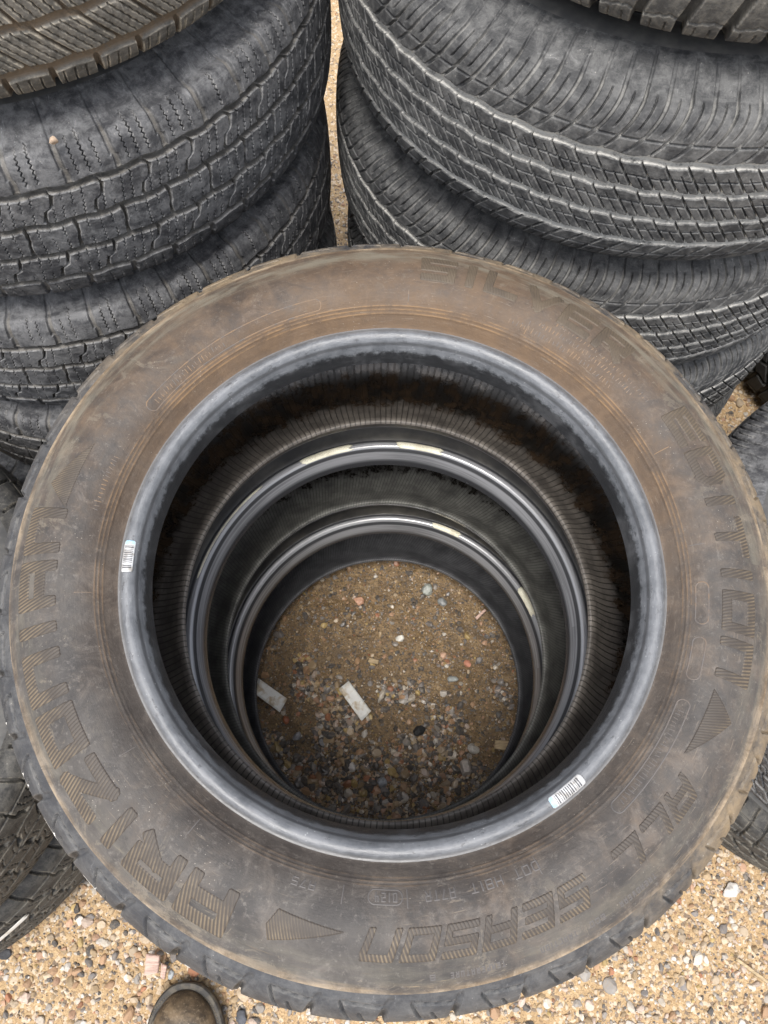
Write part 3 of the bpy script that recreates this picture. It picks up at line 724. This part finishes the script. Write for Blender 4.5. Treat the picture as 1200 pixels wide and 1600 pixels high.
# ------------------------------------------------------------------ ground
def lattice(x, y, s, seed):
    g = np.random.default_rng(seed).random((256, 256)); x = x/s; y = y/s
    i = np.floor(x).astype(int); j = np.floor(y).astype(int); fx = sst(x-i); fy = sst(y-j)
    q = lambda a, b: g[a % 256, b % 256]
    return (q(i, j)*(1-fx)+q(i+1, j)*fx)*(1-fy)+(q(i, j+1)*(1-fx)+q(i+1, j+1)*fx)*fy
def gheight(x, y):
    h = .010*(lattice(x, y, .25, 1)-.5)+.005*(lattice(x, y, .06, 2)-.5)+.0028*(lattice(x, y, .018, 3)-.5)+.0016*(lattice(x, y, .008, 4)-.5)
    return h-.004
def axis(a, b, st, far):
    n = np.arange(a, b, st); o = []; x = st; d = 0
    while d < far: x *= 1.22; d += x; o.append(d)
    o = np.array(o); return np.r_[(a-o)[::-1], n, b-st+o]
gx = axis(-.85, .95, .005, 120); gy = axis(-.75, 1.4, .005, 120)
X, Y = np.meshgrid(gx, gy, indexing='ij'); Z = gheight(X, Y); Z = np.where((np.abs(X) > 3) | (np.abs(Y) > 4), -.004, Z)
m_ = len(gy); i = np.arange(len(gx)-1)[:, None]; j = np.arange(m_-1)[None]
F = np.stack([i*m_+j, (i+1)*m_+j, (i+1)*m_+j+1, i*m_+j+1], -1).reshape(-1, 4)
m = Mat('sandy_soil'); n1 = m.noise(7, 5); n2 = m.noise(60, 6, r=.7); n3 = m.noise(380, 4, r=.7); vo = m.vor(190, out='Color'); vd = m.vor(190)
s = m.sep(m.obj()); rr = m.ma('ADD', m.radius(), m.ma('MULTIPLY', m.ma('SUBTRACT', n1, .5), .10))
c = m.mix(m.ramp(n2, .3, .7), (.385, .262, .140), (.50, .36, .205)); c = m.mix(m.ramp(n3, .45, .7), c, (.215, .137, .069))
grain = m.sepc(vo)[0]
c = m.mix(m.ma('MULTIPLY', m.ramp(grain, .80, .84), .6), c, (.62, .53, .42)); c = m.mix(m.ma('MULTIPLY', m.ramp(grain, .12, .10), .7), c, (.12, .10, .09))
# rain water collected inside the near stack keeps this soil wet
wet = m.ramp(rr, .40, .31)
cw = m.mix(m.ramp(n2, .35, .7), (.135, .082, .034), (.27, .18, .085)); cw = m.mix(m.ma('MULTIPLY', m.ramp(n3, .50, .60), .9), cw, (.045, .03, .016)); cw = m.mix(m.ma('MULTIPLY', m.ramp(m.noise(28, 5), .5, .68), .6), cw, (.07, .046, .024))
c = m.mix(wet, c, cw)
m.P(Base_Color=c, Roughness=m.ma('ADD', m.ma('MULTIPLY', wet, -.38), .88))
m.bump(m.ma('ADD', m.ma('MULTIPLY', n3, .5), m.ma('ADD', m.ma('MULTIPLY', n2, .8), m.ma('MULTIPLY', m.ma('SUBTRACT', 1, vd), .5))), .8, .003)
g = mesh_np('ground', np.stack([X, Y, Z], -1).reshape(-1, 3), F, m.m); tag(g, kind='structure')

# gravel
def ico(sub):
    import bmesh
    b = bmesh.new(); bmesh.ops.create_icosphere(b, subdivisions=sub, radius=1); b.verts.ensure_lookup_table()
    V = np.array([v.co[:] for v in b.verts]); Fc = np.array([[v.index for v in f.verts] for f in b.faces]); b.free(); return V, Fc
PAL = np.array([(.42,.31,.19),(.50,.40,.29),(.60,.54,.46),(.40,.25,.15),(.50,.31,.21),(.30,.28,.26),(.20,.19,.19),(.09,.088,.09),(.66,.62,.57),(.48,.35,.15),(.36,.16,.09),(.56,.45,.38)])
PW = np.array([.20,.19,.14,.08,.05,.08,.06,.09,.08,.03,.015,.07]); PW = PW/PW.sum()
PWB = np.array([.05,.03,.02,.06,.02,.05,.17,.55,.02,.0,.02,.01]); PWB = PWB/PWB.sum()
PWW = np.array([.10,.07,.04,.10,.05,.09,.14,.26,.04,.06,.03,.03]); PWW = PWW/PWW.sum()
gm = Mat('gravel_stone'); a = gm.attr('wear').outputs['Color']; n2 = gm.noise(300, 4); n1 = gm.noise(90, 3); rr_ = gm.ma('ADD', gm.radius(), gm.ma('MULTIPLY', gm.ma('SUBTRACT', gm.noise(7, 3), .5), .10)); wt = gm.ramp(rr_, .40, .31)
c = gm.mix(gm.ramp(n2, .35, .75, 0, .4), a, (.30, .22, .13)); hs = gm.n('ShaderNodeHueSaturation'); hs.inputs['Saturation'].default_value = 1.02; hs.inputs['Value'].default_value = 1.0
gm.set(hs.inputs['Color'], c); c = gm.mix(wt, c, hs.outputs[0])
gm.P(Base_Color=c, Roughness=gm.ma('ADD', gm.ma('MULTIPLY', wt, -.45), .82)); gm.bump(gm.ma('ADD', n2, n1), .4, .001)
def gravel(name, regions, label):
    Vs, Fs, Cs, k = [], [], [], 0
    shapes = []
    for sub in (1, 2):
        for q in range(10):
            V, Fc = ico(sub); r = np.random.default_rng(50+q+sub*20)
            V = V*(1+.55*(r.random((len(V), 1))-.5)*(1 if sub == 1 else .35))
            for _ in range(5):                                   # chipped flats
                nrm = r.normal(size=3); nrm /= np.linalg.norm(nrm); d = .55+.3*r.random(); s_ = V@nrm; V = V-np.maximum(s_-d, 0)[:, None]*nrm
            shapes.append((sub, V*np.array([1, .65+.3*r.random(), .5+.3*r.random()]), Fc))
    for (fn, count, lo, hi, pw, sc) in regions:
        for _ in range(count):
            x, y = fn()
            sz = lo*(hi/lo)**(random.random()**2.2)*.5
            sub = 2 if sz > .0042 else 1
            c_ = [s_ for s_ in shapes if s_[0] == sub]; _, V, Fc = c_[random.randrange(10)]
            e = Matrix.Rotation(random.random()*6.28, 3, 'Z')@Matrix.Rotation(random.gauss(0, .35), 3, 'X')@Matrix.Rotation(random.gauss(0, .35), 3, 'Y')
            P = V@np.array(e).T*sz
            P = P+np.array([x, y, 0])
            Vs.append((P, x, y, sz)); Fs.append(Fc+k); k += len(V)
            col = PAL[rng.choice(len(PAL), p=pw)]*(.62+.42*random.random()); Cs.append(np.tile(np.r_[col, 1], (len(V), 1)))
    xs = np.array([q[1] for q in Vs]); ys = np.array([q[2] for q in Vs]); zs = gheight(xs, ys)
    for (P, x, y, sz), z in zip(Vs, zs): P[:, 2] += z+sz*.18
    o = mesh_np(name, np.vstack([q[0] for q in Vs]), np.vstack(Fs), gm.m, None, None, np.vstack(Cs), smooth=False)
    return tag(o, label, 'gravel', None, 'stuff')
def disc(r, cx=0, cy=0):
    def f():
        a = random.random()*2*PI; q = r*math.sqrt(random.random()); return cx+q*math.cos(a), cy+q*math.sin(a)
    return f
def disc_low():
    while True:
        x, y = disc(.24)()
        if random.random() < sst(np.array((-.01-y+.3*(lattice(np.array(x), np.array(y), .05, 9)-.5))/.08)): return x, y
def rect(a, b, c_, d): return lambda: (random.uniform(a, b), random.uniform(c_, d))
def front():
    while True:
        x, y = random.uniform(-.75, .8), random.uniform(-.70, -.18)
        if math.hypot(x, y) > .30: return x, y
gravel('wet_gravel', [(disc(.25), 4200, .0022, .007, PWW, 1), (disc(.25), 900, .004, .011, PWB, 1), (disc_low, 5200, .003, .012, PWW, 1), (disc_low, 800, .008, .021, PWW, 1), (disc(.25), 130, .009, .017, PWW, 1), (disc(.25), 1500, .003, .008, PWB, 1), (disc(.25), 45, .011, .017, PWB, 1)], 'wet dark gravel on brown soil seen down through the near tyres')
gravel('dry_gravel', [(front, 17000, .003, .009, PW, 1), (front, 4300, .007, .017, PW, 1), (front, 520, .013, .026, PW, 1),
    (rect(-.30, .12, .45, 1.25), 3600, .004, .012, PW, 1), (rect(-.28, .10, .4, 1.25), 320, .01, .026, PW, 1), (rect(-.30, .12, 1.2, 1.9), 1100, .003, .008, PW, 1),
    (rect(.42, .85, .32, .75), 1500, .004, .012, PW, 1), (rect(.42, .85, .32, .75), 130, .01, .028, PW, 1)], 'dry sandy gravel spread around the tyre stacks')

# single stones and scraps that stand out
def stone(name, x, y, size, colr, label, cat='stone', seed=0, flat=.55, ang=0, wet=False, elong=.75):
    V, Fc = ico(4); r = np.random.default_rng(seed)
    for _ in range(9):
        n = r.normal(size=3); n /= np.linalg.norm(n); d = .62+.25*r.random(); s_ = V@n; V = V-np.maximum(s_-d, 0)[:, None]*n
    V = V*(1+.06*np.sin(V[:, :1]*7+seed)*np.sin(V[:, 1:2]*6)); V = V*[1, elong, flat]*size/2
    mm = Mat('stone_'+name); n1 = mm.noise(120, 5, r=.7); n2 = mm.noise(500, 3)
    mm.P(Base_Color=mm.mix(mm.ramp(n1, .35, .7), colr, tuple(q*.62 for q in colr)), Roughness=.38 if wet else .8); mm.bump(mm.ma('ADD', n1, mm.ma('MULTIPLY', n2, .5)), .5, .0015)
    o = mesh_np(name, V, Fc, mm.m); o.location = (x, y, float(gheight(np.array(x), np.array(y)))+size*flat*.28); o.rotation_euler = (r.normal()*.1, r.normal()*.1, ang)
    return tag(o, label, cat)
f_, p_, ya, ro = 1205.26, math.radians(67.9), .0016, .0099
dv_ = Vector((math.sin(ya)*math.cos(p_), math.cos(ya)*math.cos(p_), -math.sin(p_)))
rv0 = Vector((math.cos(ya), -math.sin(ya), 0)); uv0 = rv0.cross(dv_)
rv = rv0*math.cos(ro)+uv0*math.sin(ro); uv_ = uv0*math.cos(ro)-rv0*math.sin(ro)
def at(px, py, z=0.0):
    v = dv_+rv*((px-600)/f_)-uv_*((py-800)/f_); return CAM+v*((z-CAM.z)/v.z)
for k, (px, py, s_, col_, lab, fl, el, wt) in enumerate((
    (561, 937, .021, (.58, .33, .22), 'round salmon pink pebble near the top left of the wet soil', .55, .95, True),
    (668, 921, .026, (.33, .35, .32), 'large pale grey green stone at the top of the wet soil', .5, .8, True),
    (692, 938, .019, (.24, .25, .25), 'grey pebble just below the pale grey green stone', .5, .85, True),
    (625, 996, .016, (.70, .68, .62), 'small white round pebble in the middle of the wet soil', .6, .9, True),
    (731, 1035, .014, (.60, .27, .18), 'orange red round pebble right of the middle of the wet soil', .6, 1., True),
    (693, 1022, .014, (.62, .40, .28), 'peach coloured pebble beside the orange red one', .6, .95, True),
    (728, 1200, .031, (.58, .52, .47), 'largest whitish angular stone low on the right of the wet soil', .6, .7, True),
    (741, 1169, .022, (.50, .47, .43), 'pale chipped stone just above the largest whitish stone', .5, .8, True),
    (597, 1223, .019, (.40, .42, .45), 'blue grey stone near the bottom of the wet soil', .6, .9, True),
    (549, 1198, .018, (.66, .62, .58), 'white angular pebble low on the left of the wet soil', .6, .85, True),
    (655, 1141, .024, (.035, .035, .036), 'black lump of stone right of the white paper tags', .5, .7, True),
    (446, 1124, .015, (.42, .15, .07), 'rust red pebble under the left paper tag', .6, .8, True),
    (708, 1060, .020, (.34, .36, .35), 'flat grey stone below the orange red pebble', .35, .6, True),
    (463, 1150, .018, (.36, .36, .38), 'grey stone among the gravel at the left of the wet soil', .5, .8, True),
    (345, 1458, .014, (.26, .27, .30), 'slate grey pebble between the lower left tyre and the shoe', .6, .8, False),
    (1143, 1392, .030, (.60, .57, .53), 'large pale flat stone on the dry gravel below the right edge tyre', .45, .8, False),
    (375, 1590, .024, (.10, .105, .12), 'dark slate stone right beside the brown shoe', .6, .75, False),
    (37, 1560, .024, (.62, .48, .40), 'pale pink stone on the dry gravel at the bottom left corner', .5, .8, False),
    (265, 1525, .013, (.42, .45, .47), 'blue grey stone touching the tip of the shoe', .6, .8, False),
    (5, 1490, .022, (.06, .06, .065), 'black stone at the left edge under the slashed tyre', .6, .8, False))):
    P = at(px, py, .006); stone('pebble', P.x, P.y, s_, col_, lab, 'pebble', k*3+1, fl, k*1.3, wt, el)

# paper tags and wood scraps: thin curled sheets
def scrap(name, corners, mat, label, cat, z0=.006, thick=.0008, curl=.003, seed=0):
    A, B, C_, D_ = [at(*q, z0) for q in corners]; n, m2 = 10, 6; V = []
    for i_ in range(n):
        for j_ in range(m2):
            u, v = i_/(n-1), j_/(m2-1)
            P = (A*(1-u)+B*u)*(1-v)+(D_*(1-u)+C_*u)*v
            V.append((P.x, P.y, z0+curl*(math.sin(u*3.1+seed)*.6+.5*(v-.5)**2*3+.2*math.sin(9*u+seed*2))))
    V = np.array(V); c0 = V.mean(0); F2 = np.array([[i_*m2+j_, (i_+1)*m2+j_, (i_+1)*m2+j_+1, i_*m2+j_+1] for i_ in range(n-1) for j_ in range(m2-1)])
    o = mesh_np(name, V-c0, F2, mat); o.location = c0; s_ = o.modifiers.new('thick', 'SOLIDIFY'); s_.thickness = thick
    return tag(o, label, cat)
scrap('paper_tag', [(404, 1060), (449, 1092), (437, 1113), (398, 1084)], M['paper'], 'white paper tag at the left rim of the wet soil', 'paper tag', .012, seed=1)
scrap('paper_tag', [(545, 1064), (580, 1111), (565, 1127), (529, 1077)], M['paper'], 'white paper tag lying near the middle of the wet soil', 'paper tag', .012, seed=2)
def wood(name, colr):
    m = Mat(name); n1 = m.noise(1, 5, m.map(m.obj(), (60, 400, 60)), .6)
    m.P(Base_Color=m.mix(m.ramp(n1, .35, .7), colr, tuple(q*.55 for q in colr)), Roughness=.8); m.bump(n1, .5, .001); return m.m
wp = wood('pinkish_wood', (.60, .42, .35)); wt_ = wood('tan_wood', (.50, .38, .23))
scrap('wood_chip', [(230, 1489), (251, 1492), (248, 1520), (227, 1524)], wp, 'pinkish wood chip at the tread of the near stack by the shoe', 'wood chip', .018, .006, .002, 3)
scrap('wood_chip', [(252, 1504), (262, 1508), (258, 1530), (250, 1526)], wp, 'thin pink wood splinter between the wood chip and the shoe', 'wood chip', .014, .004, .002, 4)
scrap('wood_chip', [(773, 1156), (800, 1158), (799, 1175), (772, 1170)], wt_, 'ribbed tan wood chip at the right rim of the wet soil', 'wood chip', .012, .004, .001, 5)
scrap('wood_chip', [(578, 1028), (592, 1032), (590, 1039), (575, 1035)], wt_, 'small straw coloured wood chip above the middle paper tag', 'wood chip', .010, .003, .001, 6)
scrap('wood_chip', [(1150, 1495), (1200, 1532), (1198, 1537), (1148, 1500)], wt_, 'long straw coloured twig on the dry gravel at the bottom right', 'twig', .012, .003, .001, 7)
scrap('wood_chip', [(742, 965), (757, 951), (760, 954), (745, 969)], wp, 'short pale splinter at the upper right of the wet soil', 'wood chip', .010, .002, .001, 8)

# ------------------------------------------------------------------ shoe
def shoe():
    P = at(287, 1545, .045); x0, y0 = P.x, P.y
    sh = tag(empty('shoe', (x0, y0, 0), (0, 0, 0)), 'scuffed brown leather shoe with a round toe at the bottom edge', 'shoe')
    m = Mat('scuffed_leather'); n1 = m.noise(38, 6, r=.65, dist=.3); n2 = m.noise(260, 5, r=.7)
    c = m.mix(m.ramp(n1, .35, .72), (.040, .028, .018), (.175, .125, .075)); c = m.mix(m.ma('MULTIPLY', m.ramp(n2, .52, .68), .5), c, (.28, .22, .15)); c = m.mix(m.ma('MULTIPLY', m.ramp(m.noise(1, 4, m.map(m.obj(), (30, 160, 60)), .7), .6, .68), .5), c, (.03, .024, .018))
    m.P(Base_Color=c, Roughness=.55); m.bump(m.ma('ADD', n1, m.ma('MULTIPLY', n2, .6)), .5, .0015); lea = m.m
    m = Mat('dark_welt'); n1 = m.noise(90, 5); m.P(Base_Color=m.mix(m.ramp(n1, .4, .7), (.022, .020, .018), (.085, .072, .052)), Roughness=.65); m.bump(n1, .5, .001); wel = m.m
    L = .29
    def half(t):                                      # half width along the shoe, t = 0 at the toe tip
        toe = .0535*math.sqrt(max(0, 1-(1-min(t/.24, 1))**2)); w = toe*(1-.30*sst(np.array((t-.36)/.24)))
        if t > .85: w *= math.sqrt(max(0, 1-((t-.85)/.155)**2))
        return float(w)
    def outline(off, n=60):
        ts = (np.linspace(0, 1, n)**1.6)*.998; return ts, [half(t) for t in ts]
    def loft(zfun, kx, dy, name, mat, rings=18):
        ts, ws = outline(0); V = []; m2 = rings
        for t, w in zip(ts, ws):
            for a in np.linspace(0, PI, m2):
                V.append((math.cos(a)*w*kx+.006*math.sin(t*3), -t*L*(1-dy*2)-dy*L, zfun(t, math.sin(a))))
        V = np.array(V); F2 = np.array([[i*m2+j, i*m2+j+1, (i+1)*m2+j+1, (i+1)*m2+j] for i in range(len(ts)-1) for j in range(m2-1)])
        return mesh_np(name, V, F2, mat, sh)
    loft(lambda t, s: .024+s**.75*(.034*math.sqrt(max(0, min(1, t/.17))*(2-min(1, t/.17)))+.055*float(sst(np.array((t-.25)/.45)))), .93, .014, 'upper', lea)
    # sole and welt as flat slabs that follow the outline
    def slab(z0, z1, grow, name, mat):
        ts, ws = outline(0); Pp = [((w+grow)+.006*math.sin(t*3), -t*L+grow*(1 if t < .3 else -1)*(abs(1-2*t)**2)) for t, w in zip(ts, ws)]
        Q = Pp+[(-x+2*.006*math.sin(t*3), y) for (x, y), t in list(zip(Pp, ts))[::-1]]
        n = len(Q); bev = .0022; V = []
        for z, k_ in ((z0, 0), (z1-bev, 0), (z1, bev)):
            for x, y in Q: V.append((x-(k_ if x > 0 else -k_), y-k_*.6, z))
        F2 = [[r_*n+i, r_*n+(i+1) % n, (r_+1)*n+(i+1) % n, (r_+1)*n+i] for r_ in range(2) for i in range(n)]
        top_ = [[2*n+i, 2*n+i+1, 2*n+n-2-i, 2*n+n-1-i] for i in range(n//2-1)]
        return mesh_np(name, np.array(V), np.array(F2+top_), mat, sh, smooth=False)
    slab(.004, .017, .0035, 'sole', wel); slab(.0172, .0255, .0050, 'welt', wel)
    # toe cap seam: a raised bead around the toe
    V = []; n, m2 = 60, 8
    for i in range(n):
        a = PI*(i/(n-1)); x = math.cos(a)*.0475; y = -.012-.052*(1-math.sin(a))*1.0-.002; z = .034+.014*math.sin(a)*0
        for j in range(m2):
            b = 2*PI*j/m2; V.append((x*(1+.05*math.cos(b)), y+.0022*math.cos(b), .0275+.0028*math.sin(b)))
    F2 = np.array([[i*m2+j, i*m2+(j+1) % m2, (i+1)*m2+(j+1) % m2, (i+1)*m2+j] for i in range(n-1) for j in range(m2)])
    mesh_np('toe_rand', np.array(V), F2, wel, sh)
    th_ = Mat('thread'); th_.P(Base_Color=(.16, .125, .08), Roughness=.8); V0, F0 = ico(1); Vs, Fs, k = [], [], 0
    for i in range(46):
        a = PI*(i+.5)/46; P0 = np.array([math.cos(a)*.0535, -.006-.056*(1-math.sin(a)), .0262]); q = np.array([[-math.sin(a), math.cos(a), 0], [math.cos(a), math.sin(a), 0], [0, 0, 1]])
        Vs.append(V0*[.0013, .0005, .0006]@q+P0); Fs.append(F0+k); k += len(V0)
    mesh_np('welt_stitching', np.vstack(Vs), np.vstack(Fs), th_.m, sh)
    return sh
shoe()

# pebble lodged on the left stack's shoulder
def on_tyre(px, py, cx, cy, R): # first hit of the view ray with the tread cylinder
    d = (dv_+rv*((px-600)/f_)-uv_*((py-800)/f_)); o = CAM-Vector((cx, cy, 0))
    a = d.x**2+d.y**2; b = o.x*d.x+o.y*d.y; c_ = o.x**2+o.y**2-R*R
    t = (-b-math.sqrt(b*b-a*c_))/a; return CAM+d*t
P = on_tyre(83, 219, LX, LY, .355)
o = stone('pebble', 0, 0, .009, (.50, .38, .28), 'pale pebble stuck on the shoulder of the left back stack', 'pebble', 99, .8, .3); o.location = P

# rain drops clinging to the wet liner of the near stack's top tyre
def drops():
    V0, F0 = ico(2); Vs, Fs, k = [], [], 0; R_ = np.random.default_rng(3)
    lv, lr, lz = liner_profile(pf)
    def put(a, d, sz, el):
        nonlocal k
        r = np.interp(d, lv, lr); z = np.interp(d, lv, lz); r2 = np.interp(d+1, lv, lr); z2 = np.interp(d+1, lv, lz)
        tv = np.array([(r2-r)*math.cos(a), (r2-r)*math.sin(a), z2-z]); tv /= np.linalg.norm(tv); ta = np.array([-math.sin(a), math.cos(a), 0]); n = np.cross(tv, ta)
        P = V0*np.array([sz*el, sz, sz*.55])@np.array([tv, ta, n])+np.array([r*math.cos(a), r*math.sin(a), z]); Vs.append(P); Fs.append(F0+k); k += len(V0)
    D = lv[-1]
    for _ in range(150): put(math.radians(R_.normal(92, 24)), D*R_.uniform(.50, .66), R_.uniform(.0012, .0032), R_.uniform(1, 2.6))
    for _ in range(46): put(math.radians(R_.uniform(-8, 42)), 66+R_.normal(0, 2.5), R_.uniform(.0009, .0022), R_.uniform(.8, 1.6))
    for _ in range(60): put(math.radians(R_.uniform(-60, 240)), D*R_.uniform(.1, .6), R_.uniform(.0008, .0018), R_.uniform(.8, 1.6))
    m = Mat('rain_water'); m.P(Base_Color=(.9, .92, .93), Roughness=.03, Transmission_Weight=1.0, IOR=1.33)
    o = mesh_np('rain_drops', np.vstack(Vs), np.vstack(Fs), m.m); o.location = top.location; o.rotation_euler = top.rotation_euler
    tag(o, 'rain drops clinging inside the top tyre of the near stack', 'water drops', None, 'stuff')
drops()

# ------------------------------------------------------------------ camera, light
cam = bpy.data.cameras.new('camera'); co = bpy.data.objects.new('camera', cam); COL.objects.link(co)
R3 = Matrix((rv, uv_, -dv_)).transposed().to_4x4(); co.matrix_world = Matrix.Translation(CAM)@R3
cam.sensor_fit = 'VERTICAL'; cam.sensor_height = 36; cam.lens = f_/1600*36; cam.clip_start = .02; cam.clip_end = 1000
scene.camera = co
SE, SA = math.radians(74), math.radians(200)            # sun elevation, compass direction (from +y clockwise)
w = bpy.data.worlds.new('World'); scene.world = w; w.use_nodes = True; nt = w.node_tree; bg = nt.nodes['Background']
sky = nt.nodes.new('ShaderNodeTexSky'); sky.sky_type = 'NISHITA'; sky.sun_disc = False; sky.sun_elevation = SE; sky.sun_rotation = SA
sky.air_density = 1.2; sky.dust_density = 4.0; sky.ozone_density = 1.0
hsv = nt.nodes.new('ShaderNodeHueSaturation'); hsv.inputs['Saturation'].default_value = .45
nt.links.new(sky.outputs[0], hsv.inputs['Color']); nt.links.new(hsv.outputs[0], bg.inputs[0]); bg.inputs[1].default_value = .13
sl = bpy.data.lights.new('sun', 'SUN'); so = bpy.data.objects.new('sun', sl); COL.objects.link(so)
sl.energy = 1.5; sl.angle = math.radians(20); sl.color = (1, .965, .91)
sd = Vector((math.sin(SA)*math.cos(SE), math.cos(SA)*math.cos(SE), math.sin(SE)))
so.rotation_euler = sd.to_track_quat('Z', 'Y').to_euler(); so.location = (0, 0, 5)
scene.view_settings.view_transform = 'Standard'; scene.view_settings.look = 'None'; scene.view_settings.gamma = 1
scene.view_settings.exposure = 1.05
